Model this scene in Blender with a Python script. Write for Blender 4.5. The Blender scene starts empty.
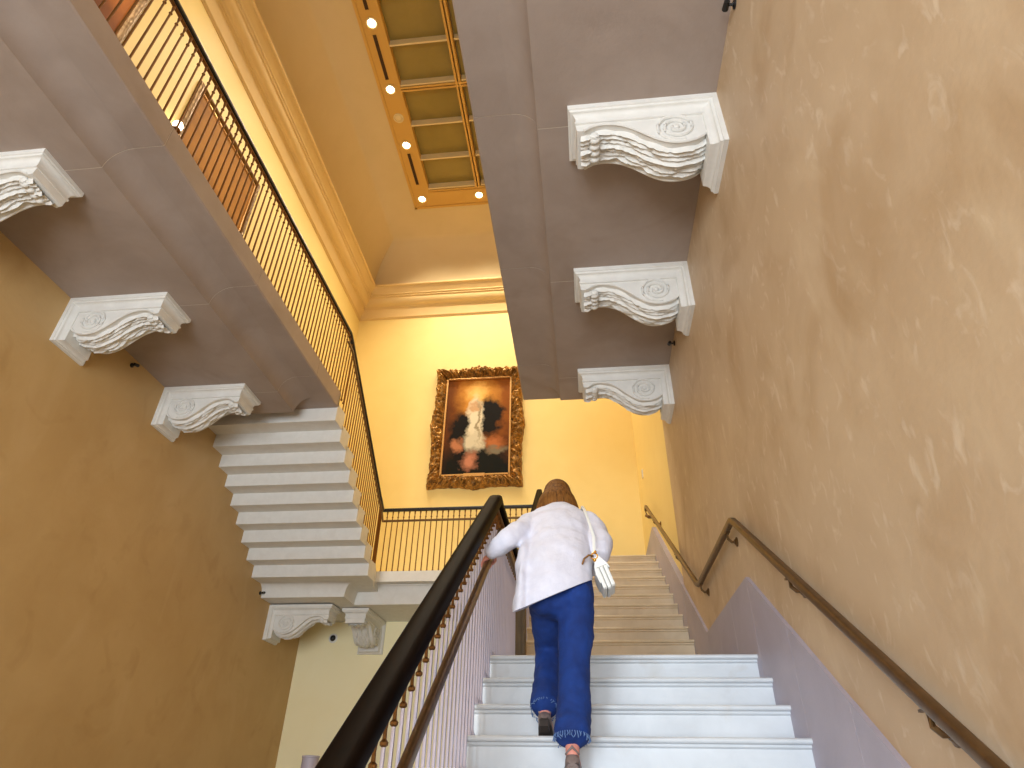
import bpy, math, random
from mathutils import Vector, Matrix
random.seed(7)
scn = bpy.context.scene
COL = scn.collection
PI = math.pi

# ------------------------------------------------------------------ camera, world, daylight, exposure
EYE = 1.537                                   # height of the lens above the hall floor
F_PX, PITCH, YAW, ROLL = 627.2, 0.578488, 0.118680, 0.017714
cam_d = bpy.data.cameras.new('camera'); cam = bpy.data.objects.new('camera', cam_d); COL.objects.link(cam)
cam_d.sensor_width = 36.0; cam_d.lens = F_PX / 1024 * 36.0; cam_d.clip_start = 0.05
cy_, sy_, cp_, sp_ = math.cos(YAW), math.sin(YAW), math.cos(PITCH), math.sin(PITCH)
fwd = Vector((-sy_*cp_, cy_*cp_, sp_)); rgt = Vector((cy_, sy_, 0)); upv = rgt.cross(fwd)
r2 = math.cos(ROLL)*rgt + math.sin(ROLL)*upv; u2 = -math.sin(ROLL)*rgt + math.cos(ROLL)*upv
cam.matrix_world = Matrix(((r2.x, u2.x, -fwd.x, 0), (r2.y, u2.y, -fwd.y, 0), (r2.z, u2.z, -fwd.z, EYE), (0, 0, 0, 1)))
scn.camera = cam

w = bpy.data.worlds.new('world'); scn.world = w; w.use_nodes = True
w.node_tree.nodes['Background'].inputs[0].default_value = (0.75, 0.86, 1.0, 1)
w.node_tree.nodes['Background'].inputs[1].default_value = 1.0
vs = scn.view_settings
scn.display_settings.display_device = 'sRGB'
vs.view_transform = 'Standard'; vs.look = 'None'; vs.gamma = 1.0; vs.use_curve_mapping = False
vs.exposure = -0.48

WINDOW_POWER, WINDOW_COLOR = 620.0, (0.80, 0.90, 1.0)      # daylight through the entrance windows behind the lens
LAMP_POWER, LAMP_COLOR = 370.0, (1.0, 0.89, 0.68)          # each recessed lamp of the laylight
def area(name, loc, rot, sx, sy, power, color):
    d = bpy.data.lights.new(name, 'AREA'); d.shape = 'RECTANGLE'; d.size = sx; d.size_y = sy; d.energy = power; d.color = color
    o = bpy.data.objects.new(name, d); o.location = loc; o.rotation_euler = rot; COL.objects.link(o); return o
# three tall entrance windows in the front wall (their daylight)
WINX = (-3.75, -1.85, 0.05)
for wx, k in zip(WINX, (.3, .78, .45)):
    area('window_daylight', (wx, -4.42, 2.35), (PI/2, 0, 0), 1.4, 3.7, WINDOW_POWER*k, WINDOW_COLOR)

# ------------------------------------------------------------------ helpers
class MB:
    def __init__(s): s.v = []; s.f = []; s.m = []; s.mi = 0
    def add(s, vs_, fs_):
        b = len(s.v); s.v += [tuple(p) for p in vs_]
        for f in fs_: s.f.append([b+i for i in f]); s.m.append(s.mi)
    def box(s, x0, x1, y0, y1, z0, z1):
        s.add([(x0,y0,z0),(x1,y0,z0),(x1,y1,z0),(x0,y1,z0),(x0,y0,z1),(x1,y0,z1),(x1,y1,z1),(x0,y1,z1)],
              [(0,3,2,1),(4,5,6,7),(0,1,5,4),(1,2,6,5),(2,3,7,6),(3,0,4,7)])
    def loft(s, rings, closed_ring=True, caps=True, loop=False):
        n = len(rings[0]); b = len(s.v)
        for r in rings: s.v += [tuple(p) for p in r]
        k = len(rings)
        for i in range(k if loop else k-1):
            i2 = (i+1) % k
            for j in range(n if closed_ring else n-1):
                j2 = (j+1) % n
                s.f.append([b+i*n+j, b+i*n+j2, b+i2*n+j2, b+i2*n+j]); s.m.append(s.mi)
        if caps and not loop:
            s.f.append([b+j for j in range(n)][::-1]); s.m.append(s.mi)
            s.f.append([b+(k-1)*n+j for j in range(n)]); s.m.append(s.mi)
    def prism(s, poly, axis, a, b):           # poly in the other two axes; axis 'x': (y,z); 'y': (x,z); 'z': (x,y)
        def P(u, v, t): return (t,u,v) if axis == 'x' else (u,t,v) if axis == 'y' else (u,v,t)
        s.loft([[P(u,v,a) for u,v in poly], [P(u,v,b) for u,v in poly]])
    def tube(s, pts, r, n=8, caps=True, flat=None):
        """round (or flat=(w,h): rounded-rectangle) tube along pts with mitred joints"""
        pts = [Vector(p) for p in pts]; rings = []
        rr = r if isinstance(r, (list, tuple)) else [r]*len(pts)
        for i, p in enumerate(pts):
            a = (p-pts[i-1]).normalized() if i else None
            c = (pts[i+1]-p).normalized() if i < len(pts)-1 else None
            t = (a if c is None else c if a is None else (a+c)).normalized()
            d = c if a is None else a
            k = 1.0/max(0.35, t.dot(d))
            up = Vector((0,0,1)) if abs(t.z) < .95 else Vector((0,1,0))
            sx = t.cross(up).normalized(); sy = sx.cross(t).normalized()
            # stretch in the bend plane
            bend = (c-a) if (a is not None and c is not None) else None
            ring = []
            for j in range(n):
                g = 2*PI*(j+.5)/n
                if flat:
                    e = 0.55
                    cx = math.copysign(abs(math.cos(g))**e, math.cos(g))*flat[0]/2; cz = math.copysign(abs(math.sin(g))**e, math.sin(g))*flat[1]/2
                else: cx, cz = math.cos(g)*rr[i], math.sin(g)*rr[i]
                o = sx*cx + sy*cz
                if bend is not None and bend.length > 1e-4:
                    bn = bend.normalized(); o = o + bn*(o.dot(bn))*(k-1)
                ring.append(p+o)
            rings.append(ring)
        s.loft(rings, caps=caps)
    def lathe(s, prof, n=8, c=(0,0,0)):       # prof (r,z)
        s.loft([[(c[0]+r*math.cos(2*PI*j/n), c[1]+r*math.sin(2*PI*j/n), c[2]+z) for j in range(n)] for r,z in prof])
    def ball(s, c, r, n=10, m=7):
        rx,ry,rz = r if isinstance(r,(tuple,list)) else (r,r,r)
        s.loft([[(c[0]+rx*math.sin(a)*math.cos(2*PI*j/n), c[1]+ry*math.sin(a)*math.sin(2*PI*j/n), c[2]-rz*math.cos(a)) for j in range(n)]
                for a in [max(.02, min(PI-.02, PI*i/m)) for i in range(m+1)]])
    def mesh(s, name, mats, smooth=None):
        me = bpy.data.meshes.new(name); me.from_pydata(s.v, [], s.f)
        for m in (mats if isinstance(mats,(list,tuple)) else [mats]): me.materials.append(m)
        for p, i in zip(me.polygons, s.m): p.material_index = i
        import bmesh
        bm = bmesh.new(); bm.from_mesh(me); bmesh.ops.recalc_face_normals(bm, faces=bm.faces); bm.to_mesh(me); bm.free()
        if smooth:
            for p in me.polygons: p.use_smooth = True
            me.set_sharp_from_angle(angle=math.radians(smooth))
        me.update(); return me
    def obj(s, name, mats, parent=None, smooth=None):
        o = bpy.data.objects.new(name, s.mesh(name, mats, smooth)); COL.objects.link(o)
        if parent is not None: put(o, parent)
        return o
def put(o, parent):
    o.parent = parent; o.matrix_parent_inverse = Matrix.Translation(-Vector(parent.location)) if parent.rotation_euler.z == 0 and parent.get('_w') else Matrix()
def thing(name, label, cat, loc=(0,0,0), rz=0, group=None, world=False):
    """Empty at the thing's base; world=True: parts are given in world coordinates"""
    o = bpy.data.objects.new(name, None); COL.objects.link(o); o.location = loc; o.rotation_euler = (0,0,rz); o.empty_display_size = .1
    if world: o['_w'] = 1
    return tag(o, label, cat, group)
def tag(o, label, cat, group=None):
    o['label'] = label; o['category'] = cat
    if group: o['group'] = group
    return o
def struct(o, label=None, cat=None):
    o['kind'] = 'structure'
    if label: o['label'] = label
    if cat: o['category'] = cat
    return o
def dup(root, loc, rz, label, group=None):
    r = root.copy(); COL.objects.link(r); r.location = loc; r.rotation_euler = (0,0,rz); r['label'] = label
    if group: r['group'] = group
    for ch in list(root.children):
        c = ch.copy(); COL.objects.link(c); c.parent = r
        for g in list(ch.children):
            d = g.copy(); COL.objects.link(d); d.parent = c
    return r
def remeshed(mb, name, mat, voxel, smooth_iter=6, tex=None, parent=None, factor=.5):
    """one continuous surface grown over overlapping lofts"""
    o = mb.obj(name, mat)
    m = o.modifiers.new('r','REMESH'); m.mode = 'VOXEL'; m.voxel_size = voxel; m.use_smooth_shade = True
    if smooth_iter:
        m = o.modifiers.new('s','SMOOTH'); m.iterations = smooth_iter; m.factor = factor
    if tex:
        for (tx, st) in tex:
            m = o.modifiers.new('d','DISPLACE'); m.texture = tx; m.strength = st; m.mid_level = .5; m.texture_coords = 'LOCAL'
    dg = bpy.context.evaluated_depsgraph_get(); me = bpy.data.meshes.new_from_object(o.evaluated_get(dg))
    me.name = name; o.modifiers.clear(); o.data = me
    for p in me.polygons: p.use_smooth = True
    if not me.materials: me.materials.append(mat)
    if parent is not None: put(o, parent)
    return o
def lerp(a, b, t): return a+(b-a)*t
def interp(tab, x):
    for (x0,y0),(x1,y1) in zip(tab, tab[1:]):
        if x <= x1: return lerp(y0, y1, (x-x0)/(x1-x0))
    return tab[-1][1]

# ------------------------------------------------------------------ materials
def srgb(r,g,b):
    f = lambda c: c/12.92 if c <= .04045 else ((c+.055)/1.055)**2.4
    return (f(r/255), f(g/255), f(b/255), 1)
def mat(name, base, rough=.6, metal=0, var=None, scale=3.0, bump=0, bscale=60, detail=6, spec=None, stretch=None, extra=None, distort=0.4):
    m = bpy.data.materials.new(name); m.use_nodes = True; nt = m.node_tree; N = nt.nodes; L = nt.links
    b = N['Principled BSDF']; b.inputs['Roughness'].default_value = rough; b.inputs['Metallic'].default_value = metal
    if spec is not None: b.inputs['Specular IOR Level'].default_value = spec
    b.inputs['Base Color'].default_value = base
    tc = N.new('ShaderNodeTexCoord'); src = tc.outputs['Object']
    if stretch:
        mp = N.new('ShaderNodeMapping'); mp.inputs['Scale'].default_value = stretch; L.new(src, mp.inputs[0]); src = mp.outputs[0]
    col = None
    if var:
        nz = N.new('ShaderNodeTexNoise'); nz.inputs['Scale'].default_value = scale; nz.inputs['Detail'].default_value = detail; nz.inputs['Roughness'].default_value = .6; nz.inputs['Distortion'].default_value = distort
        L.new(src, nz.inputs['Vector'])
        r = N.new('ShaderNodeValToRGB'); r.color_ramp.elements[0].position = .3; r.color_ramp.elements[1].position = .72
        r.color_ramp.elements[0].color = base; r.color_ramp.elements[1].color = var
        L.new(nz.outputs['Fac'], r.inputs[0]); col = r.outputs[0]
    if extra:                                 # (colour, scale, lo, hi, stretch, amount): worn marks with a shape of their own
        for (c2, sc, lo, hi, st, amt) in extra:
            mp = N.new('ShaderNodeMapping'); mp.inputs['Scale'].default_value = st; mp.inputs['Rotation'].default_value = (.35,0,0); L.new(tc.outputs['Object'], mp.inputs[0])
            nz = N.new('ShaderNodeTexNoise'); nz.inputs['Scale'].default_value = sc; nz.inputs['Detail'].default_value = 5; nz.inputs['Distortion'].default_value = .8; L.new(mp.outputs[0], nz.inputs['Vector'])
            mr = N.new('ShaderNodeMapRange'); mr.inputs[1].default_value = lo; mr.inputs[2].default_value = hi; mr.inputs[4].default_value = amt; L.new(nz.outputs['Fac'], mr.inputs[0])
            mx = N.new('ShaderNodeMix'); mx.data_type = 'RGBA'; L.new(mr.outputs[0], mx.inputs[0])
            if col is not None: L.new(col, mx.inputs[6])
            else: mx.inputs[6].default_value = base
            mx.inputs[7].default_value = c2; col = mx.outputs[2]
    if col is not None: L.new(col, b.inputs['Base Color'])
    if bump:
        nb = N.new('ShaderNodeTexNoise'); nb.inputs['Scale'].default_value = bscale; nb.inputs['Detail'].default_value = 5; L.new(src, nb.inputs['Vector'])
        bp = N.new('ShaderNodeBump'); bp.inputs['Strength'].default_value = bump; bp.inputs['Distance'].default_value = .01; L.new(nb.outputs['Fac'], bp.inputs['Height']); L.new(bp.outputs[0], b.inputs['Normal'])
    return m
def emit(name, color, s):
    m = bpy.data.materials.new(name); m.use_nodes = True; b = m.node_tree.nodes['Principled BSDF']
    b.inputs['Base Color'].default_value = color; b.inputs['Emission Color'].default_value = color; b.inputs['Emission Strength'].default_value = s
    return m
M = {}
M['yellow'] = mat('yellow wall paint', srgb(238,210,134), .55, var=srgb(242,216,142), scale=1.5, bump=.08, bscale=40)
M['ochre'] = mat('shade toned ochre wall', srgb(190,154,99), .6, var=srgb(201,167,113), scale=1.1, bump=.12, bscale=30, extra=[(srgb(208,176,126), 1.6, .55, .8, (1,1,.6), .6),(srgb(172,134,78), 2.6, .58, .8, (1,1,1), .5)])  # hall paint with its weaker light put into the colour; random mottling too
M['sand'] = mat('daylight toned sand wall', srgb(192,164,130), .55, var=srgb(208,183,150), scale=1.0, bump=.15, bscale=25,
                extra=[(srgb(224,206,180), 9.5, .58, .72, (1,1.5,.85), .55), (srgb(174,140,100), 2.1, .5, .78, (1,1,.8), .7), (srgb(218,196,162), 2.4, .56, .8, (1,1.4,.8), .5)])  # cool daylight put into the hall paint's colour; scuffs and mottling on top
M['cream'] = mat('daylight toned cream wall', srgb(246,232,184), .6, var=srgb(249,237,194), scale=1.5, bump=.06, bscale=40)  # same paint as the yellow wall, its different light put into the colour
M['stone'] = mat('grey limestone', srgb(154,137,125), .7, var=srgb(167,150,138), scale=2.2, bump=.1, bscale=45, extra=[(srgb(136,117,103), 1.7, .55, .8, (1,1,1), .5)])
M['mortar'] = mat('pale mortar', srgb(206,194,178), .8)
M['plaster'] = mat('white carved stone', srgb(226,223,216), .6, var=srgb(216,212,204), scale=8, bump=.08, bscale=80)
M['marble'] = mat('worn white marble', srgb(212,216,220), .42, var=srgb(198,202,206), scale=5, bump=.03, bscale=60, extra=[(srgb(176,164,148), 3.4, .58, .8, (1,1,1), .5)])
M['marble_lamplit'] = mat('lamplit worn marble', srgb(216,198,168), .45, var=srgb(202,182,150), scale=5, bump=.03, bscale=60, extra=[(srgb(170,144,108), 2.4, .56, .8, (1,1,1), .6)])  # marble of the lower flight with warm lamplight put into its colour, plus wear
M['dado'] = mat('mauve grey stone', srgb(164,156,168), .5, var=srgb(178,170,182), scale=2.5, bump=.05, bscale=60)
M['ceiling'] = mat('ochre ceiling paint', srgb(206,182,136), .7, var=srgb(211,187,142), scale=1.5)
M['cornice'] = mat('buff cornice paint', srgb(222,190,130), .6, var=srgb(226,196,138), scale=2)
M['laylight'] = mat('gold laylight frame', srgb(206,160,80), .5)
M['ribs'] = mat('buff laylight bars', srgb(222,200,150), .5)
M['floor'] = mat('stone floor', srgb(150,136,116), .4, var=srgb(138,124,104), scale=3)
M['rods_daylit'] = mat('daylit polished rods', srgb(204,202,222), .28, metal=.55)  # window reflection put into the pale colour; same rods as on the gallery
M['brass'] = mat('aged brass', srgb(140,98,52), .4, metal=.8, var=srgb(104,72,38), scale=30)
M['bronze'] = mat('dark bronze', srgb(120,92,58), .38, metal=.75, var=srgb(96,72,46), scale=20)
M['newel'] = mat('olive brown newel', srgb(112,92,58), .5, var=srgb(92,74,44), scale=12, stretch=(3,3,.6))
M['rods_backlit'] = mat('backlit bronze rods', srgb(128,88,44), .4, metal=.8)  # the same rods seen against the light, darkened in the colour
M['wood'] = mat('dark mahogany', srgb(14,9,6), .45, var=srgb(24,14,8), scale=14, stretch=(6,1,1), spec=.05)
M['wood'].node_tree.nodes['Principled BSDF'].inputs['IOR'].default_value = 1.2
M['black'] = mat('black plastic', srgb(14,13,12), .4)
M['gold'] = mat('carved gilt', srgb(66,38,14), .42, metal=.55, var=srgb(196,144,70), scale=11, bump=.3, bscale=60, detail=3, distort=1.2)
M['fillet'] = mat('bright gilt fillet', srgb(226,176,110), .3, metal=.5)
M['lampglass'] = emit('lit lamp glass', (1.0,.86,.62,1), 14)
M['denim'] = mat('blue denim', srgb(4,38,100), .85, var=srgb(10,56,132), scale=9, bump=.25, bscale=220)
M['fray'] = mat('frayed denim', srgb(120,146,186), .9, var=srgb(60,96,150), scale=60)
M['knit'] = mat('white knit', srgb(222,221,232), .9, var=srgb(210,209,222), scale=20, bump=.3, bscale=160)
M['skin'] = mat('skin', srgb(222,150,132), .5, var=srgb(214,136,120), scale=12)
M['hair'] = mat('brown hair', srgb(74,42,14), .62, var=srgb(150,98,40), scale=9, stretch=(9,9,.9), bump=.5, bscale=30, spec=.2)
M['shoe'] = mat('taupe leather', srgb(128,112,106), .45, var=srgb(110,94,90), scale=20)
M['sole'] = mat('dark sole', srgb(52,44,40), .6)
M['bag'] = mat('white leather', srgb(232,232,226), .4, bump=.06, bscale=150)

# ------------------------------------------------------------------ setting dimensions (metres)
XR, XL, YB, YF = 1.025, -4.76, 10.635, -4.5
R, T = .1610, .2378                    # riser, tread of the lower flight
R2, T2 = .174, .26                     # and of the upper flights
SX = -.605                             # open side of the central stair
N11Y = 3.416                           # nosing of the eleventh step
def nose1(k): return N11Y + (k-11)*T, k*R
L1 = 14*R; L1Y0 = nose1(14)[0]; S2Y = 5.87           # half landing, first nosing of the second flight
L2 = L1+12*R2; S2TOP = S2Y + 11*T2                         # upper landing
GAL, KERB = 5.86, 5.89                                # gallery floor and kerb top
SOF, BAND = 5.45, 5.65                               # soffit panel and edge band undersides
GLX, GRX = -3.035, -.645                                # gallery edges
GEND, PEND = 6.63, 6.35
CORB, CTOP = 10.46, 12.34                             # cornice bottom, laylight level

# walls
def wall_poly(name, poly, axis, a, b, m): mb = MB(); mb.prism(poly, axis, a, b); return struct(mb.obj(name, m))
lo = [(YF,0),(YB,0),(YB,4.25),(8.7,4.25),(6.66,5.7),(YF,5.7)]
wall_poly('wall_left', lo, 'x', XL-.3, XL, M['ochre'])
up = [(YF,5.7),(6.66,5.7),(8.7,4.25),(YB,4.25),(YB,12.5),(YF,12.5)]
wall_poly('wall_left_upper', up, 'x', XL-.3, XL, M['yellow'])
CRN = 6.70  # shallow corner; beyond it the wall colour carries the lamplight
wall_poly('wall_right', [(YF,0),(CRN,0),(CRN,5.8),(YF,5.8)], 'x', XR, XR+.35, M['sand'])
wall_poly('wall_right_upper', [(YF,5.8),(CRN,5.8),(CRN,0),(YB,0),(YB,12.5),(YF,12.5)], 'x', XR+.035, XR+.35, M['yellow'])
wall_poly('wall_back', [(XL-.3,0),(XR+.35,0),(XR+.35,4.15),(XL-.3,4.15)], 'y', YB, YB+.3, M['cream'])
wall_poly('wall_back_upper', [(XL-.3,4.15),(XR+.35,4.15),(XR+.35,12.5),(XL-.3,12.5)], 'y', YB, YB+.3, M['yellow'])
mb = MB(); ww = .75                                    # front wall with its three tall windows
xs = [XL-.3] + [v for wx in WINX for v in (wx-ww, wx+ww)] + [XR+.35]
for i in range(0, len(xs), 2): mb.box(xs[i], xs[i+1], YF-.3, YF, 0, 4.4)
for wx in WINX: mb.box(wx-ww, wx+ww, YF-.3, YF, 0, .4)
mb.box(XL-.3, XR+.35, YF-.3, YF, 4.4, 12.5); struct(mb.obj('wall_front', M['cream']))
mb = MB(); mb.box(XL-.3, XR+.35, YF-.3, YB+.3, -.2, 0); struct(mb.obj('floor', M['floor']))

# cornice (around the hall), cove and laylight
IX0, IX1, IY0, IY1 = XL, XR+.035, YF, YB
def loop_profile(name, prof, m, smooth=30):
    mb = MB(); rings = []
    for q, z in prof:
        rings.append([(IX0+q, IY0+q, z), (IX1-q, IY0+q, z), (IX1-q, IY1-q, z), (IX0+q, IY1-q, z)])
    mb.loft(rings, caps=False); return struct(mb.obj(name, m, smooth=smooth))
cor = [(-.02,10.42),(.012,10.42),(.014,10.44),(.04,10.455),(.046,10.50),(.10,10.66),(.112,10.665),(.116,10.70),(.126,10.705)]
for i in range(9):
    a = i/8*PI/2; cor.append((.13+.115*math.sin(a), 10.71+.155*(1-math.cos(a))))
for (bq, bz) in ((.262,10.885),(.288,10.925)):
    for i in range(7):
        a = -PI/2+i/6*PI*.9; cor.append((bq+.013*math.cos(a), bz+.017*math.sin(a)))
cor += [(.288,10.948),(.33,11.0),(.372,11.055),(.374,11.07),(.392,11.07)]
for i in range(7):
    a = -PI/2+i/6*PI*.9; cor.append((.400+.014*math.cos(a), 11.09+.018*math.sin(a)))
cor += [(.40,11.13),(.33,11.135)]
loop_profile('trim_cornice', cor, M['cornice'])
cove = []
for i in range(17):
    a = i/16*PI/2; cove.append((.335+1.125*(1-math.cos(a)), 11.12+(CTOP-11.12)*math.sin(a)))
loop_profile('ceiling', cove, M['ceiling'], smooth=50)

# laylight: gold frame, glazed panels between bars
LX0, LX1, LY0, LY1 = IX0+1.44, IX1-1.44, IY0+1.44, IY1-1.44
lay = thing('skylight', 'long gold framed ceiling skylight of dim olive glass panels set in bars', 'skylight', (0,0,CTOP), world=True)
lay.location = (0,0,CTOP)
CXM = -1.845; PX = [(-2.93,-1.895),(-1.795,-.78)]
PY = [8.76-(i*.782) for i in range(17)]                # panel bounds from the back towards the front
mb = MB()
mb.box(LX0, PX[0][0], LY0, LY1, CTOP-.0, CTOP+.1); mb.box(PX[1][1], LX1, LY0, LY1, CTOP, CTOP+.1)
mb.box(PX[0][0], PX[1][1], PY[0], LY1, CTOP, CTOP+.1); mb.box(PX[0][0], PX[1][1], LY0, PY[-1]-.02, CTOP, CTOP+.1)
mb.box(LX0, LX0+.05, LY0, LY1, CTOP-.025, CTOP+.02); mb.box(LX0, LX1, LY1-.05, LY1, CTOP-.025, CTOP+.02)
mb.box(LX1-.05, LX1, LY0, LY1, CTOP-.025, CTOP+.02)
mb.obj('frame', M['laylight'], lay)
mb = MB()
mb.box(CXM-.05, CXM-.012, PY[-1], PY[0], CTOP-.02, CTOP+.14); mb.box(CXM+.012, CXM+.05, PY[-1], PY[0], CTOP-.02, CTOP+.14)
for i in range(0, 17, 3):
    mb.box(PX[0][0], PX[1][1], PY[i]-.045, PY[i]-.012, CTOP-.018, CTOP+.14); mb.box(PX[0][0], PX[1][1], PY[i]+.012, PY[i]+.045, CTOP-.018, CTOP+.14)
mb.box(PX[0][0]-.03, PX[0][0]+.02, PY[-1], PY[0], CTOP-.012, CTOP+.14); mb.box(PX[1][1]-.02, PX[1][1]+.03, PY[-1], PY[0], CTOP-.012, CTOP+.14)
mb.obj('mullion', M['laylight'], lay)
M['glass'] = mat('olive obscured glass', srgb(150,128,62), .35, var=srgb(132,112,50), scale=1.2)
M['gap'] = mat('dark vent gap', srgb(60,36,16), .8)
for i in range(16):
    for a, b in PX:
        y1, y0 = PY[i]-(.085 if i % 3 == 0 else .04), PY[i+1]+.04
        g = MB(); g.box(a+.02, b, y0, y1+.03, CTOP+.15, CTOP+.17); g.obj('glass_panel', M['glass'], lay)
        g = MB(); g.box(a+.02, b, y1, y1+.03, CTOP+.0, CTOP+.15); g.obj('bar', M['ribs'], lay)
mb = MB(); mb.box(XL-.3, XR+.4, YF-.3, YB+.3, 12.62, 12.7); struct(mb.obj('ceiling_deck', M['ceiling']))

def spot(parent, loc, target, power, color, size, blend, rad):
    d = bpy.data.lights.new('lamp_light', 'SPOT'); d.energy = power; d.color = color; d.spot_size = size; d.spot_blend = blend; d.shadow_soft_size = rad
    o = bpy.data.objects.new('lamp_light', d); COL.objects.link(o)
    v = Vector(target)-Vector(loc); o.rotation_euler = v.to_track_quat('-Z','Y').to_euler(); o.location = loc; put(o, parent); return o
LAMPS = [((-3.105,8.94), (-2.4,9.5,6.0), 'lit round lamp in the far corner of the skylight frame', 1.1),
         ((-1.855,8.945), (-1.5,9.6,6.0), 'lit round lamp on the short far side of the skylight frame', 1.3),
         ((-3.11,7.58), (-2.2,8.6,0), 'lit round lamp next to the unlit one, on its far side', 1),
         ((-3.108,6.39), (-2.2,6.4,0), 'lit round lamp between the unlit one and the longer dark slot', 1),
         ((-3.10,5.20), (-2.4,5.2,0), 'lit round lamp nearest to the top edge of the photo in the skylight frame', 1)]
def lamp(x, y, tgt, label, k, lit=True, cone=118):
    t = thing('recessed_lamp', label, 'lamp', (x,y,CTOP-.001), group='recessed lamps of the skylight frame', world=True)
    c = (x,y,CTOP)
    mb = MB(); n = 20
    prof = [(.098,.0),(.10,-.012),(.085,-.018),(.072,-.012),(.068,.02)]
    mb.loft([[(x+r*math.cos(2*PI*j/n), y+r*math.sin(2*PI*j/n), CTOP+z) for j in range(n)] for r,z in prof], caps=False)
    mb.obj('trim_ring', M['ribs'], t, smooth=40)
    mb = MB(); mb.ball((x,y,CTOP-.002), (.07,.07,.03), 16, 8); mb.obj('lens', M['lampglass'] if lit else M['ribs'], t, smooth=60)
    if lit: spot(t, (x,y,CTOP-.06), tgt, LAMP_POWER*k, LAMP_COLOR, math.radians(cone), .7, .09)
for (x,y), tg, lb, k in LAMPS: lamp(x, y, tg, lb, k)
lamp(-3.108, 6.975, None, 'unlit round lamp between two lit ones in the skylight frame', 0, False)
for (x,y), tg in [((-3.10,2.9),(-3.4,3.0,5)), ((-3.10,.9),(-3.2,1.0,0)), ((-.60,8.94),(-.2,9.5,5.5)), ((-.59,6.4),(.3,7.6,3)), ((-.59,2.9),(-1,3,0))]:
    lamp(x, y, tg, 'lit round lamp of the skylight frame hidden from the stair', 1)
for (y0,y1), lb in [((7.77,8.55),'dark air slot in the skylight frame beside the far corner lamp'), ((5.39,6.20),'dark air slot in the skylight frame between two lit lamps'), ((4.2,4.98),'dark air slot in the skylight frame cut by the photo edge')]:
    t = thing('air_slot', lb, 'vent', (-3.11,(y0+y1)/2,CTOP), group='air slots', world=True)
    mb = MB(); mb.box(-3.145,-3.08,y0,y1,CTOP-.006,CTOP+.01); mb.obj('grille', M['gap'], t)
    mb = MB()
    for a,b,c,d in ((-3.155,-3.145,y0-.01,y1+.01),(-3.08,-3.07,y0-.01,y1+.01),(-3.145,-3.08,y0-.01,y0),(-3.145,-3.08,y1,y1+.01)): mb.box(a,b,c,d,CTOP-.012,CTOP+.01)
    mb.obj('rim', M['laylight'], t)

# ------------------------------------------------------------------ galleries: slabs of stone with an S-step under the edge band
JY = [5.88-1.585*i for i in range(7)]
def gallery(name, xw, xe, sgn, xi):
    """xw wall, xe free edge, sgn +1 when the free edge is towards +x, xi edge of the dropped inner panel"""
    H = BAND-SOF; k = []
    for i in range(9):                                   # cavetto of the dropped panel
        a = i/8*PI/2; k.append((.19*(1-math.cos(a)), H*math.sin(a)))
    cav = [(xi+sgn*d, SOF+h) for d, h in k]
    outer = [(xw,BAND),(xe-sgn*.012,BAND),(xe,BAND+.012),(xe,KERB-.01),(xe-sgn*.01,KERB),(xe-sgn*.16,KERB),(xe-sgn*.16,GAL),(xw,GAL)]
    inner = [(xw,SOF)] + cav + [(xw,BAND+.01)]
    mb = MB(); ys = sorted([YF, GEND] + [y for y in JY if y > YF])
    for a, b in zip(ys, ys[1:]): mb.prism(outer, 'y', a+(.003 if a != YF else 0), b-(.003 if b != GEND else 0))
    ys[-1] = PEND
    for a, b in zip(ys, ys[1:]): mb.prism(inner, 'y', a+(.003 if a != YF else 0), b-(.003 if b != PEND else 0))
    o = struct(mb.obj(name, M['stone'], smooth=25))
    mo = MB(); e = .003
    def inset(p): return [(x, z+e if z < BAND+.02 else z-e) for x, z in p]
    po = [(x-sgn*e if abs(x-xe) < .001 else x, z) for x, z in inset(outer)]; pi_ = [(x-sgn*e*.7 if abs(x-xw) > .1 else x, z+e*.5) for x, z in inner]
    for y in JY:
        if y > YF: mo.prism(po, 'y', y-.006, y+.006); mo.prism(pi_, 'y', y-.006, y+.006)
    mo.obj('mortar_joint', M['mortar'], o, smooth=25)
    return o
gallery('trim_gallery_left', XL, GLX, 1, -3.47)
gallery('trim_gallery_right', XR, GRX, -1, -.175)

# ------------------------------------------------------------------ stairs
def nosed(y, z, depth, rise, lip=.032):
    """profile (y,z) of one stone step: rounded nosing over a small fillet and the riser"""
    p = []
    for i in range(7):
        a = PI/2*i/3 if False else -PI/2 + PI*i/6
        p.append((y+.013-.013*math.cos(a), z-.013+.013*math.sin(a)))
    return [(y+lip+.008, z-rise), (y+lip+.008, z-.046), (y+lip-.004, z-.038), (y+lip-.006, z-.0275)] + p + [(y+depth+lip+.01, z), (y+depth+lip+.01, z-rise)]
def flight(name, label, y0, z0, n, xa, xb, m, last, R=R, T=T):
    t = thing(name, label, 'stairs', ((xa+xb)/2, y0, z0), world=True)
    for k in range(n):
        mb = MB(); mb.prism(nosed(y0+k*T, z0+(k+1)*R, T if k < n-1 else last, R), 'x', xa, xb); mb.obj('step', m, t, smooth=35)
    return t
f1 = flight('staircase', 'lower flight of worn white marble steps the woman is climbing', nose1(1)[0], 0, 14, SX-.06, XR-.02, M['marble'], S2Y-L1Y0-.045)
f2 = flight('staircase', 'upper flight of marble steps beyond the half landing, up to the painting wall', S2Y, L1, 12, SX-.06, XR-.02, M['marble_lamplit'], YB-S2TOP-.04, R2, T2)
mb = MB(); y1 = nose1(1)[0]                            # masonry under both flights
mb.prism([(y1+.05,0),(S2Y-.01,0),(S2Y-.01,L1-R-.01),(L1Y0+.05,L1-R-.01)], 'x', SX-.055, XR-.03); mb.obj('stair_mass', M['cream'], f1)
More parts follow.
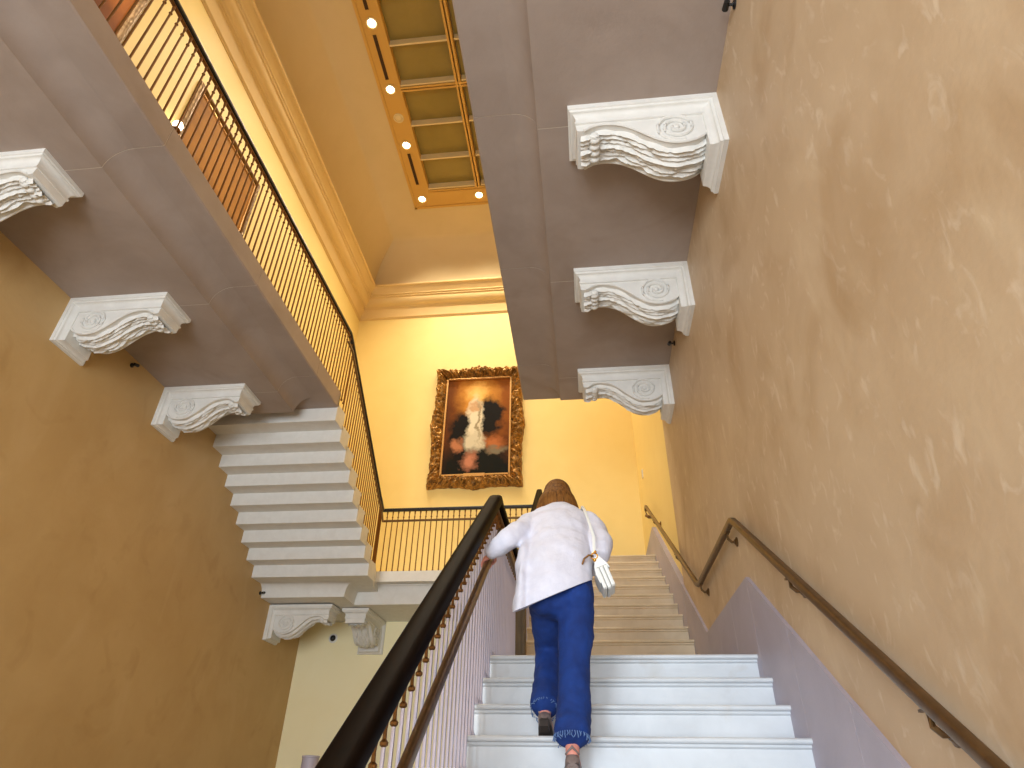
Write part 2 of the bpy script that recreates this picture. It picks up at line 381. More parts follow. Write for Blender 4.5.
mb = MB(); mb.prism([(S2Y+.05,0),(S2TOP+.1,0),(S2TOP+.1,L2-R-.01),(S2Y+.05,L1-.01)], 'x', SX-.055, XR-.03); mb.obj('stair_mass', M['cream'], f2)

# left flight: eight blocks stepping up from the upper landing to the left gallery, stepped underneath
fl = thing('staircase', 'side flight with a stepped white underside joining the left gallery to the far landing', 'stairs', (-3.9, 7.7, 4.33), world=True)
TL = .251; RL = .172; F1 = 5.463; NL = 9
for k in range(NL):
    ya = 6.61+k*TL; z0 = F1-k*RL; H = .245
    yb = ya+TL+.05
    mb = MB()
    prof = [(ya,z0),(yb-.03,z0),(yb-.03,z0+H-.05),(yb-.01,z0+H-.04),(yb,z0+H-.03),(yb-.006,z0+H-.008),(yb-.02,z0+H),(ya,z0+H)]
    if k == 0: prof = [(ya,z0),(yb-.03,z0),(yb-.03,z0+H),(ya+.02,z0+H),(ya+.02,GAL),(ya,GAL)]
    mb.prism(prof, 'x', XL+.002, GLX); mb.obj('step', M['plaster'], fl)
SB = F1-8*RL                                            # underside of the landing
LFY, LCX = 9.28, -3.14
mb = MB()
mb.prism([(XL,8.88),(GLX,8.88),(LCX,LFY),(XR-.03,LFY),(XR-.03,YB),(XL,YB)], 'z', 4.185, L2)
mb.prism([(XL,8.88),(GLX,8.88),(LCX,LFY),(LCX,YB),(XL,YB)], 'z', SB, 4.19)
landing = struct(mb.obj('floor_landing', M['plaster']))
mb = MB()                                               # cavetto moulding round the landing's underside
rings = []
for i in range(11):
    a = i/10*PI/2; o_ = .13*math.sin(a); t_ = 1-math.cos(a)
    zA = lerp(SB, 3.905, t_); zB = lerp(4.175, 3.905, t_)
    rings.append([(XL, 8.90+o_, zA), (-3.36-o_, 8.90+o_, zA), (-3.36-o_, 9.44+o_*.5, zB), (XR-.03, 9.44+o_*.5, zB), (XR-.03, YB, zB), (XL, YB, zA)])
mb.loft([[(x,y,z+.01) for x,y,z in rings[0]]]+rings)
struct(mb.obj('trim_landing_cove', M['plaster'], smooth=40))

# stone skirting on the right wall, stepping with the stair
def dado_top(y):
    return interp([(0.2,.06),(4.07,2.69),(5.68,2.69),(8.80,4.76),(11,4.76)], y)
mb = MB(); cuts = [.75,1.45,2.15,2.85,3.45,4.07,4.62,5.15,5.68,6.3,6.69,6.7,7.4,8.1,8.8,9.7,YB]
for a, b in zip(cuts, cuts[1:]):
    if b-a < .05: continue
    lowz = max(0, (a-.9)*.60-.6)
    mb.prism([(a+.0015,min(lowz, dado_top(a)-.1)),(b-.0015,min(lowz, dado_top(b)-.1)),(b-.0015,dado_top(b)),(a+.0015,dado_top(a))], 'x', XR-.022, XR+.036)
struct(mb.obj('baseboard_right', M['dado']))

# ------------------------------------------------------------------ carved corbels
def make_corbel(label):
    t = thing('corbel', label, 'corbel', (0,0,0), group='carved stone corbels')
    W, Lg = .21, .985
    # abacus moulding swept round three sides
    mb = MB(); prof = [(0,0),(0,-.038),(-.010,-.042),(-.012,-.052)]
    for i in range(7):
        a = i/6*PI/2; prof.append((-.016-.034*math.sin(a), -.056-.048*(1-math.cos(a))))
    prof += [(-.052,-.118),(-.044,-.122),(-.044,-.142),(-.060,-.146)]
    mb.loft([[(0,-W-o,z),(Lg+o,-W-o,z),(Lg+o,W+o,z),(0,W+o,z)] for o,z in prof]); mb.obj('abacus', M['plaster'], t, smooth=28)
    # wall plate with the same moulding running down the wall
    mb = MB(); pp = [(0,0),(.03,0),(.034,-.008),(.044,-.012)]
    for i in range(6):
        a = i/5*PI/2; pp.append((.05+.05*(1-math.cos(a)), -.014-.032*math.sin(a)))
    pp += [(.105,-.05)]
    mb.loft([[(x,-W-o,-.005),(x,W+o,-.005),(x,W+o,-.50-o*.6),(x,-W-o,-.50-o*.6)] for x,o in pp]); mb.obj('wall_plate', M['plaster'], t, smooth=28)
    # S-scroll body
    S = [(.93,-.205),(.89,-.215),(.85,-.185),(.80,-.160),(.72,-.158),(.64,-.178),(.57,-.222),(.50,-.285),(.43,-.350),(.36,-.395),(.28,-.412),(.20,-.40),(.13,-.365),(.095,-.32)]
    def smooth(P, n=3):
        for _ in range(n):
            q = [P[0]]
            for a, b in zip(P, P[1:]): q += [(a[0]*.75+b[0]*.25, a[1]*.75+b[1]*.25),(a[0]*.25+b[0]*.75, a[1]*.25+b[1]*.75)]
            P = q+[P[-1]]
        return P
    SS = smooth(S, 2); B = .152
    mb = MB(); mb.prism([(.02,-.12)]+[(.02,-.28)]+SS[::-1]+[(.94,-.12)], 'y', -B, B)
    for sd in (-1,1):                                   # rim bead and spiral volute on both cheeks
        mb.tube([(x, sd*B, z+.004) for x, z in SS[6:]], .011, 6)
        sp = []
        for i in range(64):
            a = i/63*2*PI*2.7; r = .128*(1-i/63)**.9+.006
            sp.append((.285+r*math.cos(a-PI*.6), sd*(B+.006), -.255-r*math.sin(a-PI*.6)*-1))
        mb.tube(sp, .0125, 6); mb.ball((.285, sd*(B+.002), -.255), (.022,.016,.022), 10, 6)
    mb.obj('scroll', M['plaster'], t, smooth=35)
    # acanthus leaf over the underside, curling at its tip
    mb = MB(); n = 15; k = len(SS); rows = []
    rnd = random.Random(3)
    for i in range(4, k-2):
        x, z = SS[i]; a = SS[i-1]; b = SS[i+1]
        tx, tz = b[0]-a[0], b[1]-a[1]; l = math.hypot(tx,tz); nx, nz = -tz/l, tx/l
        if nz > 0: nx, nz = -nx, -nz
        u = i/k; row = []
        for j in range(n):
            v = -1+2*j/(n-1)
            ph = u*6.0 + abs(v)*.9                        # leaflets sweep outwards from the midrib
            fr_ = ph % 1.0; lobe = math.sin(PI*fr_)**.7
            h = .014 + .026*lobe*(.35+.65*abs(v))*(1-.35*v*v) + .020*math.exp(-(v/.16)**2) + .007*math.cos(v*PI*7) + rnd.uniform(-.006,.006)
            if abs(v) > .95: h = -.01
            wv = .118*(.86+.14*lobe)
            row.append((x+nx*h, v*wv, z+nz*h))
        rows.append(row)
    mb.loft(rows, closed_ring=False, caps=False)
    for v in (-.075,-.025,.025,.075): mb.ball((.815, v, -.205), (.042,.029,.040), 10, 7)
    mb.tube([(.815,-.10,-.20),(.815,.10,-.20)], .034, 10)
    for sd in (-1,1): mb.ball((.815, sd*.105, -.20), (.03,.012,.03), 10, 6)
    mb.obj('acanthus_leaf', M['plaster'], t, smooth=50)
    return t
CB = [('left',2.72,'white carved corbel cut by the picture edge, on the ochre wall'),('left',4.30,'white carved corbel on the ochre wall, the middle one under the left gallery'),
      ('left',5.88,'white carved corbel on the ochre wall directly before the stepped stair underside'),
      ('right',2.76,'largest white carved corbel, on the sand wall high overhead'),('right',4.34,'white carved corbel on the sand wall, the middle of three'),
      ('right',5.92,'white carved corbel on the sand wall at the far end of the right soffit')]
c0 = None
for side, y, lb in CB:
    loc = (XL, y, SOF) if side == 'left' else (XR, y, SOF); rz = 0 if side == 'left' else PI
    if c0 is None: c0 = make_corbel(lb); c0.location = loc; c0.rotation_euler = (0,0,rz)
    else: dup(c0, loc, rz, lb)
dup(c0, (XL, 9.56, 3.885), 0, 'white carved corbel under the far landing, on the ochre wall')
dup(c0, (-3.515, YB, 3.895), -PI/2, 'white carved corbel under the far landing, on the cream wall, seen end on')

# ------------------------------------------------------------------ balustrades
def baluster_mesh(h, top=.11, r=.0095):
    mb = MB(); mb.mi = 0
    mb.lathe([(.017,0),(.017,.012),(r+.002,.03),(r+.001,.05),(r,h-top)], 8)
    mb.mi = 1
    mb.lathe([(r,h-top),(r+.006,h-top+.005),(r+.0065,h-top+.013),(r,h-top+.02),(r-.001,h-top+.045),(r+.002,h-top+.07),(r+.005,h-.022),(r+.005,h)], 8)
    return mb
_bcache = {}
def add_baluster(x, y, z0, z1, parent, mats, key):
    h = round(z1-z0, 3)
    if (h,key) not in _bcache: _bcache[(h,key)] = baluster_mesh(h, r=.0068 if key == 's' else .0082).mesh('baluster', mats, 35)
    o = bpy.data.objects.new('baluster', _bcache[(h,key)]); COL.objects.link(o); put(o, parent); o.location = (x,y,z0); return o
def rail_section(pts, w_, h_, name, m, parent):
    mb = MB(); mb.tube(pts, 0, 16, flat=(w_,h_)); return mb.obj(name, m, parent, smooth=50)
DM = [M['rods_backlit'], M['brass']]; SM = [M['rods_daylit'], M['brass']]

# left gallery
GRZ = 6.88; BX = GLX-.045; GE = 6.66
gb = thing('balustrade', 'long gallery balustrade of slim bronze rods along the left gallery', 'balustrade', (BX,3,KERB), group=None, world=True)
rail_section([(BX,-.8,GRZ),(BX,GE,GRZ)], .062, .05, 'handrail', M['black'], gb)
rail_section([(BX,-.8,GRZ-.038),(BX,GE,GRZ-.038)], .03, .02, 'rail_strip', M['brass'], gb)
for i in range(88): add_baluster(BX, 6.60-i*.085, KERB, GRZ-.045, gb, DM, 'd')
# left flight
fb = thing('balustrade', 'sloping balustrade of bronze rods on the side flight down to the far landing', 'balustrade', (BX,7.5,4.33), world=True)
LRZ = 5.345; LRX, LBY = -3.185, 9.335
rp = [(BX,GE,GRZ),(BX,6.74,GRZ-.05),(-3.095,8.85,LRZ+.03),(-3.11,8.98,LRZ),(LRX,LBY,LRZ)]
rail_section(rp, .062, .05, 'handrail', M['black'], fb)
rail_section([(x+.045,y,z-.20) for x,y,z in [(BX,6.55,GRZ-.02)]+rp[1:4]+[(LRX,LBY-.06,LRZ)]], .028, .034, 'lower_rail', M['bronze'], fb)
railz = lambda y: interp([(a[1],a[2]) for a in rp], y)
for k in range(1, NL):
    for j in range(3):
        y = 6.66+k*TL-.03+j*TL/3; add_baluster(BX-.012*(y-6.6)/2.3, y, F1-k*RL+.245, railz(y)-.024, fb, DM, 'd')
for y in (6.69,6.775,6.855): add_baluster(BX, y, GAL, railz(y)-.024, fb, DM, 'd')
for i in range(5):
    y = 8.93+i*.083; add_baluster(lerp(-3.10,LRX,i/5), y, L2, railz(y)-.024, fb, DM, 'd')
# far landing
lb_ = thing('balustrade', 'level balustrade of bronze rods along the far landing below the painting', 'balustrade', (-1.8,LBY,L2), world=True)
rail_section([(LRX,LBY,LRZ),(SX,LBY,LRZ)], .062, .05, 'handrail', M['black'], lb_)
rail_section([(LRX+.03,LBY-.045,LRZ-.20),(SX,LBY-.045,LRZ-.20)], .028, .034, 'lower_rail', M['bronze'], lb_)
nb = int((SX-LRX)/.092)
for i in range(1, nb+1): add_baluster(LRX+i*(SX-LRX)/(nb+.5), LBY, L2, LRZ-.024, lb_, DM, 'd')

# central balustrade beside the climbing woman
CXB = -.60
cb = thing('balustrade', 'central stair balustrade with a broad dark wooden handrail and shining rods', 'balustrade', (CXB,3,0), world=True)
hz = lambda y: 3.292+.693*(y-4.17)
zt = hz(4.15)
z2 = zt; y2b = 5.70
mp = [(CXB,.95,hz(.95)),(CXB,4.10,hz(4.10)),(CXB,4.17,zt+.012),(CXB,4.26,zt),(CXB,y2b-.06,zt)]
rail_section(mp, .098, .075, 'handrail', M['wood'], cb)
rail_section([(x,y,z-.052) for x,y,z in mp], .045, .03, 'rail_strip', M['brass'], cb)
top = lambda y: interp([(p[1],p[2]) for p in mp], y)-.065
for i in range(30):
    y = L1Y0-.04-i*.0852; k = int((y+.002-nose1(1)[0])//T)+1
    add_baluster(CXB, y, k*R, top(y), cb, SM, 's')
for i in range(18):
    y = L1Y0+.045+i*.084; add_baluster(CXB, y, L1, top(y), cb, SM, 's')
lowz = lambda y: 1.596+.7216*(y-2.12)
lp = [(CXB+.048,1.2,lowz(1.2)),(CXB+.048,4.12,lowz(4.12)),(CXB+.048,4.24,lowz(4.12)+.02),(CXB+.048,5.6,lowz(4.12)+.02)]
rail_section(lp, .034, .048, 'lower_rail', M['bronze'], cb)
mb = MB()                                              # newel where the second flight starts
mb.box(CXB-.06,CXB+.08,5.58,5.74,L1,zt+.02); mb.box(CXB-.06,CXB+.095,5.565,5.755,L1,L1+.14); mb.box(CXB-.06,CXB+.095,5.565,5.755,zt+.0,zt+.05); mb.box(CXB-.03,CXB+.05,5.572,5.58,L1+.22,zt-.1)
mb.ball((CXB+.01,5.66,zt+.10),(.055,.055,.06),12,8); mb.obj('newel', M['newel'], cb)
ub = thing('balustrade', 'balustrade climbing the upper flight behind the woman', 'balustrade', (CXB,7.3,L1), world=True)
hp = [(CXB,5.72,zt),(CXB,5.84,zt+.03),(CXB,8.72,5.33),(CXB,LBY,5.34)]
rail_section(hp, .08, .06, 'handrail', M['wood'], ub)
tz = lambda y: interp([(p[1],p[2]) for p in hp], y)-.03
for k in range(12):
    for j in range(3):
        y = S2Y+k*T2+.05+j*T2/3; add_baluster(CXB, y, L1+(k+1)*R2, tz(y), ub, SM, 's')
mb = MB(); mb.box(CXB-.05,CXB+.05,LBY-.05,LBY+.05,L2,5.36); mb.lathe([(.06,0),(.06,.02),(.03,.04),(.05,.08),(.045,.11),(.01,.135)],12,(CXB,LBY,5.36)); mb.obj('newel', M['bronze'], ub, smooth=40)

# handrail on the right wall
RX = XR-.055
wr = thing('wall_handrail', 'bronze handrail on the sand wall following the steps', 'handrail', (RX,3,0), world=True)
rpts = [(RX,.95,.965),(RX,3.98,3.02),(RX,4.04,3.045),(RX,5.52,3.045),(RX,5.62,3.08),(RX,8.93,5.12)]
rpts2 = rpts + [(RX,9.02,5.16),(RX,9.06,5.12),(RX,9.04,5.03),(RX+.03,9.0,4.99),(XR+.03,9.0,4.99)]
rail_section(rpts2, .038, .046, 'rail', M['bronze'], wr)
rz_ = lambda y: interp([(p[1],p[2]) for p in rpts], y)
for y in (2.15, 3.12, 4.2, 5.44, 6.6, 8.2):
    z = rz_(y)-.02; xw_ = XR if y < CRN else XR+.035
    mb = MB(); mb.tube([(RX,y,z),(RX,y,z-.045),(RX+.02,y,z-.065),(xw_,y,z-.065)], .009, 8)
    mb.loft([[(xw_-a, y+r*math.cos(2*PI*j/12), z-.065+r*math.sin(2*PI*j/12)) for j in range(12)] for a, r in ((0,.032),(.006,.032),(.012,.02),(.02,.014))])
    mb.box(RX-.015,RX+.015,y-.03,y+.03,z-.006,z+.002); mb.obj('bracket', M['bronze'], wr, smooth=40)

# ------------------------------------------------------------------ framed paintings
def carved_frame(W, H, wd, dep, seed, amp=1.0):
    """carved frame in the xz plane around a W x H opening's outside, facing -y; returns MB"""
    rnd = random.Random(seed); mb = MB(); per = []
    n = [150, 210]
    hw, hh = W/2, H/2
    def edge(ax, bx, k):
        for i in range(k): per.append((lerp(ax[0],bx[0],i/k), lerp(ax[1],bx[1],i/k), i/k))
    edge((-hw,-hh),(hw,-hh),n[0]); edge((hw,-hh),(hw,hh),n[1]); edge((hw,hh),(-hw,hh),n[0]); edge((-hw,hh),(-hw,-hh),n[1])
    NT = 18; rings = []
    for idx, (x, z, u) in enumerate(per):
        # u runs 0..1 along each side; flare at corners and centre
        c = math.exp(-(u/.07)**2)+math.exp(-((1-u)/.07)**2); m_ = math.exp(-((u-.5)/.10)**2)
        wav = .35*abs(math.sin(u*PI*9))+.25*abs(math.sin(u*PI*17+1))
        outer = (wd*(.02+.10*c+.22*m_) + wd*.12*wav)*amp
        sx, sz = x/hw, z/hh
        ring = []
        for j in range(NT):
            t = j/(NT-1)                              # 0 outer .. 1 inner
            k = 1-t
            ox = (hw-wd*t + outer*k) ; oz = (hh-wd*t + outer*k)
            px = sx*ox if abs(sx) > .999 else x*(ox/hw); pz = sz*oz if abs(sz) > .999 else z*(oz/hh)
            prof = .25+.75*math.sin(min(1,t*1.15)*PI*.86+.25) if t < .86 else .35
            rel = .42*math.sin(u*PI*22+5*t*math.sin(u*PI*9))*math.sin(t*PI*2.3+u*PI*7) + .26*math.sin(u*PI*37-t*8)*math.sin(t*7+u*40) + .2*c + .22*m_ + rnd.uniform(-.12,.12)
            if t > .84: rel = 0
            y = -dep*(max(.05, prof + .55*rel*amp)) if 0 < j else 0
            ring.append((px, y, pz))
        rings.append(ring)
    mb.loft(rings, closed_ring=False, caps=False, loop=True)
    return mb
def canvas_material(name, blobs, base, edge):
    """soft painted patches: blobs = (cx, cz, rx, rz, colour, softness) in canvas units (-.5..), edges wander with noise"""
    m = bpy.data.materials.new(name); m.use_nodes = True; nt = m.node_tree; N = nt.nodes; L = nt.links; b = N['Principled BSDF']; b.inputs['Roughness'].default_value = .6; b.inputs['Specular IOR Level'].default_value = .12
    tc = N.new('ShaderNodeTexCoord'); nz = N.new('ShaderNodeTexNoise'); nz.inputs['Scale'].default_value = 4.2; nz.inputs['Detail'].default_value = 7; nz.inputs['Roughness'].default_value = .62; L.new(tc.outputs['Object'], nz.inputs['Vector'])
    sub = N.new('ShaderNodeVectorMath'); sub.operation = 'MULTIPLY_ADD'; sub.inputs[1].default_value = (.42,0,.42); sub.inputs[2].default_value = (-.21,0,-.21); L.new(nz.outputs['Color'], sub.inputs[0])
    ad = N.new('ShaderNodeVectorMath'); L.new(tc.outputs['Object'], ad.inputs[0]); L.new(sub.outputs[0], ad.inputs[1])
    n2 = N.new('ShaderNodeTexNoise'); n2.inputs['Scale'].default_value = 4; n2.inputs['Detail'].default_value = 6; L.new(tc.outputs['Object'], n2.inputs['Vector'])
    rp_ = N.new('ShaderNodeValToRGB'); rp_.color_ramp.elements[0].color = edge; rp_.color_ramp.elements[1].color = base; rp_.color_ramp.elements[0].position = .3; rp_.color_ramp.elements[1].position = .65; L.new(n2.outputs['Fac'], rp_.inputs[0])
    col = rp_.outputs[0]
    for (cx,cz,rx,rz,c,soft) in blobs:
        mp = N.new('ShaderNodeMapping'); mp.vector_type = 'POINT'; mp.inputs['Location'].default_value = (-cx/rx,0,-cz/rz); mp.inputs['Scale'].default_value = (1/rx,0,1/rz); L.new(ad.outputs[0], mp.inputs[0])
        ln = N.new('ShaderNodeVectorMath'); ln.operation = 'LENGTH'; L.new(mp.outputs[0], ln.inputs[0])
        mr = N.new('ShaderNodeMapRange'); mr.inputs[1].default_value = 1+soft; mr.inputs[2].default_value = 1-soft; L.new(ln.outputs['Value'], mr.inputs[0])
        mx = N.new('ShaderNodeMix'); mx.data_type = 'RGBA'; L.new(mr.outputs[0], mx.inputs[0]); L.new(col, mx.inputs[6]); mx.inputs[7].default_value = c; col = mx.outputs[2]
    L.new(col, b.inputs['Base Color']); return m
def painting(label, loc, rz, W, H, wd, dep, cm, seed, plaque=True, amp=1.0, fm='gold'):
    t = thing('framed_painting', label, 'painting', loc, rz)
    mb = carved_frame(W, H, wd, dep, seed, amp); mb.obj('frame', M[fm], t, smooth=60)
    cw, ch = W/2-wd, H/2-wd
    mb = MB()
    for a,b,c,d in ((-cw-.02,cw+.02,ch-.0,ch+.03),(-cw-.02,cw+.02,-ch-.03,-ch),(-cw-.03,-cw,-ch-.03,ch+.03),(cw,cw+.03,-ch-.03,ch+.03)): mb.box(a,b,-dep*.5,-.005,c,d)
    mb.obj('inner_fillet', M['fillet'], t)
    mb = MB(); mb.box(-cw-.005,cw+.005,-dep*.28,-.004,-ch-.005,ch+.005); mb.obj('canvas', cm, t)
    if plaque:
        mb = MB(); mb.box(-.2,.2,-dep*.78,-dep*.4,-ch-.075,-ch-.01); mb.box(-.19,.19,-dep*.8,-dep*.4,-ch-.07,-ch-.015); mb.obj('plaque', M['fillet'], t)
    return t
dk = srgb(16,11,7); dg = srgb(14,15,9)
cm = canvas_material('landscape canvas', [
    (-.02,.46,.62,.62,srgb(150,84,20),.5),(.0,.62,.34,.36,srgb(214,150,62),.6),(-.02,.70,.16,.2,srgb(238,192,110),.7),
    (-.70,-.1,.30,1.1,srgb(92,48,14),.5),(.0,-.95,.9,.52,dg,.35),(-.30,-.25,.24,.55,dk,.22),(.24,.18,.26,.42,dk,.22),
    (-.04,.12,.15,.50,srgb(222,210,182),.25),(-.06,-.36,.20,.22,srgb(206,194,166),.35),(-.04,.40,.10,.10,srgb(200,160,120),.3),
    (.02,.1,.03,.42,srgb(150,134,104),.6),(-.40,-.45,.10,.13,srgb(180,116,78),.45),(.34,-.42,.17,.14,srgb(178,104,56),.45),
    (-.12,-.80,.12,.17,srgb(188,122,92),.5),(.40,-.55,.2,.07,srgb(120,110,88),.6)], srgb(132,72,18), srgb(88,44,12))
painting('large gold framed old painting with a pale vertical shape hanging over the far landing', (-1.935,YB-.005,7.585), 0, 1.74, 2.60, .235, .16, cm, 5)
cm2 = canvas_material('orange canvas', [(.0,.2,.5,.5,srgb(196,120,50),.5),(.1,-.5,.5,.4,srgb(120,66,26),.5)], srgb(182,112,52), srgb(136,76,30))
painting('orange and brown framed picture behind the gallery rods, cut by the picture edge', (XL+.005,2.55,8.70), PI/2, 1.3, 2.2, .12, .06, cm2, 8, False, .15, 'bronze')
cm3 = canvas_material('ochre canvas', [(.0,.3,.6,.5,srgb(176,122,42),.5),(.0,-.5,.7,.4,srgb(120,78,22),.5)], srgb(170,118,40), srgb(140,92,28))
painting('ochre toned framed picture on the yellow wall behind the gallery rods', (XL+.005,5.15,8.35), PI/2, 1.75, 2.1, .12, .06, cm3, 9, False, .15, 'bronze')
t = thing('wall_sconce', 'small bright lamp on the yellow wall seen between the gallery rods', 'lamp', (XL,4.2,8.29), world=True)
mb = MB(); mb.ball((XL+.10,4.2,8.29),(.06,.06,.075),12,8); mb.obj('bulb', M['lampglass'], t, smooth=60)
mb = MB(); mb.tube([(XL,4.2,8.18),(XL+.10,4.2,8.17),(XL+.10,4.2,8.22)],.012,8); mb.lathe([(.05,0),(.055,.02),(.03,.03)],12,(XL+.10,4.2,8.2)); mb.box(XL,XL+.015,4.15,4.25,8.1,8.26); mb.obj('arm', M['brass'], t, smooth=40)

# ------------------------------------------------------------------ small fittings
def spotlet(label, loc, d, n=None):
    t = thing('wall_spotlight', label, 'spotlight', loc, world=True)
    x,y,z = loc
    mb = MB(); mb.tube([(x,y,z),(x+.045*d,y,z)], .008, 8);
    mb.loft([[(x+a*d, y+r*math.cos(2*PI*j/12), z+r*math.sin(2*PI*j/12)) for j in range(12)] for a, r in ((0,.026),(.010,.026),(.014,.015))]); mb.obj('mount', M['black'], t, smooth=40)
    mb = MB(); mb.tube([(x+.05*d,y-.025,z-.004),(x+.05*d,y+.032,z+.014)], [.016,.019], 10); mb.obj('lamp_head', M['black'], t, smooth=40)
spotlet('tiny black spotlight on the ochre wall between two corbels', (XL,5.09,5.36), 1)
spotlet('tiny black spotlight on the sand wall beyond the largest corbel, near the top edge', (XR,1.955,5.37), -1)
spotlet('tiny black spotlight on the sand wall between the middle and far corbels', (XR,5.22,5.37), -1)
spotlet('tiny black spotlight on the ochre wall above the far landing corbel', (XL,8.97,4.02-.06), 1)
t = thing('dome_camera', 'round black dome in a pale ring on the cream wall under the far landing', 'camera', (-4.18,YB,3.65), world=True)
def disc(c, prof, n=16): return [[(c[0]+r*math.cos(2*PI*j/n), c[1]-a, c[2]+r*math.sin(2*PI*j/n)) for j in range(n)] for a, r in prof]
mb = MB(); mb.loft(disc((-4.18,YB,3.65), ((0,.075),(.012,.075),(.02,.06)))); mb.obj('ring', M['plaster'], t, smooth=40)
mb = MB(); mb.ball((-4.18,YB-.015,3.65), (.05,.045,.05), 14, 8); mb.obj('dome', M['black'], t, smooth=60)
# pale round post standing on the hall floor below the cream wall
t = thing('round_post', 'pale grey round post top behind the dark handrail, before the cream wall', 'post', (-3.58,9.0,0), world=True)
mb = MB(); mb.lathe([(.16,0),(.16,.04),(.09,.08),(.085,1.60)],20,(-3.58,9.0,0)); mb.obj('column', M['dado'], t, smooth=40)
mb = MB(); mb.lathe([(.095,1.60),(.105,1.61),(.105,1.88),(.11,1.885),(.11,1.905),(.06,1.91)],20,(-3.58,9.0,0)); mb.obj('cap', M['dado'], t, smooth=40)
# light switch and alarm button by the far corner of the upper landing
t = thing('light_switch', 'small white wall plate on the yellow wall near the far corner', 'switch', (XR+.035,9.75,6.0), world=True)
mb = MB(); mb.box(XR+.022,XR+.036,9.71,9.79,5.96,6.10); mb.obj('plate', M['plaster'], t)
mb = MB(); mb.box(XR+.016,XR+.024,9.735,9.765,6.0,6.06); mb.obj('rocker', M['ribs'], t)

# ------------------------------------------------------------------ the woman on the stairs
def limb(mb, pts, rad, n=14, side=(1,0,0), tilt=None):
    """tapered limb: pts centres, rad (half width, half depth) per point, rounded ends"""
    P = [Vector(p) for p in pts]; Rr = [r if isinstance(r, tuple) else (r, r) for r in rad]
    # smooth resample
    Q = []; K = []
    for i in range(len(P)-1):
        p0 = P[max(i-1,0)]; p1 = P[i]; p2 = P[i+1]; p3 = P[min(i+2,len(P)-1)]
        for s in range(5):
            t = s/5
            Q.append(.5*((2*p1)+(p2-p0)*t+(2*p0-5*p1+4*p2-p3)*t*t+(3*p1-p0-3*p2+p3)*t**3)); K.append((lerp(Rr[i][0],Rr[i+1][0],t*t*(3-2*t)), lerp(Rr[i][1],Rr[i+1][1],t*t*(3-2*t))))
    Q.append(P[-1]); K.append(Rr[-1])
    rings = []; S = Vector(side)
    tg = lambda i: (Q[min(i+1,len(Q)-1)]-Q[max(i-1,0)]).normalized()
    def ring(c, a, b, t):
        sx = (S-t*S.dot(t)).normalized(); sy = t.cross(sx)
        out = []
        for j in range(n):
            o = sx*(a*math.cos(2*PI*j/n)) + sy*(b*math.sin(2*PI*j/n)); q = c+o
            if tilt: q = q+Vector((0,0,tilt(q)))
            out.append(q)
        return out
    t0 = tg(0); r0 = min(K[0])*.7
    for e in (.15,.6,.9): rings.append(ring(Q[0]-t0*r0*math.sqrt(1-e*e), K[0][0]*e, K[0][1]*e, t0))
    for i, (q, k) in enumerate(zip(Q, K)): rings.append(ring(q, k[0], k[1], tg(i)))
    t1 = tg(len(Q)-1); r1 = min(K[-1])*.7
    for e in (.9,.6,.15): rings.append(ring(Q[-1]+t1*r1*math.sqrt(1-e*e), K[-1][0]*e, K[-1][1]*e, t1))
    mb.loft(rings)
woman = thing('person', 'woman in a white cardigan and blue jeans climbing the marble steps, seen from behind', 'person', (-.13,3.40,1.61), world=True)
LHND = Vector((CXB+.048, 3.60, lowz(3.60)))            # left hand on the lower rail
HIPR, KNR, ANR = (-.045,3.47,2.45), (-.068,3.40,2.06), (-.086,3.245,1.715)
HIPL, KNL, ANL = (-.215,3.49,2.45), (-.215,3.77,2.22), (-.226,3.535,1.885)
SHL, ELL, WRL = (-.312,3.74,2.945), (-.420,3.52,2.775), (LHND.x+.035,LHND.y-.075,LHND.z+.04)
SHR, ELR, WRR = (.040,3.74,2.945), (.100,3.54,2.69), (-.01,3.82,2.645)
HC = Vector((-.15,3.945,3.185)); FW = Vector((0,.80,-.60)); UPH = Vector((0,.60,.80))
sk = MB()
limb(sk, [(-.13,3.47,2.46),(-.13,3.51,2.60),(-.135,3.62,2.78),(-.14,3.72,2.93)], [(.15,.10),(.12,.085),(.14,.09),(.15,.075)])
limb(sk, [(-.14,3.74,2.95),(-.143,3.82,3.05),(-.147,3.89,3.12)], [.052,.046,.05])
# head: skull, jaw, nose, ears
def hpt(x, f, u): return HC + Vector((x,0,0)) + FW*f + UPH*u
def hball(c, rx, rf, ru, n=16, m=10):
    sk.loft([[c+Vector((rx*math.sin(a)*math.cos(2*PI*j/n),0,0))+FW*(rf*math.sin(a)*math.sin(2*PI*j/n))-UPH*(ru*math.cos(a)) for j in range(n)] for a in [max(.05,min(PI-.05,PI*i/m)) for i in range(m+1)]])
hball(hpt(0,0,.02), .072, .092, .092); hball(hpt(0,.035,-.05), .052, .055, .062)
hball(hpt(0,.098,-.015), .011, .016, .022, 8, 6); hball(hpt(0,.088,-.062), .022, .010, .008, 8, 6); hball(hpt(0,.078,-.098), .018,.016,.014, 8, 6)
for s in (-1,1): hball(hpt(s*.074,-.005,-.01), .009, .020, .032, 8, 6)
limb(sk, [SHL, ELL, WRL], [.046,.038,.024]); limb(sk, [SHR, ELR, WRR], [.046,.038,.024])
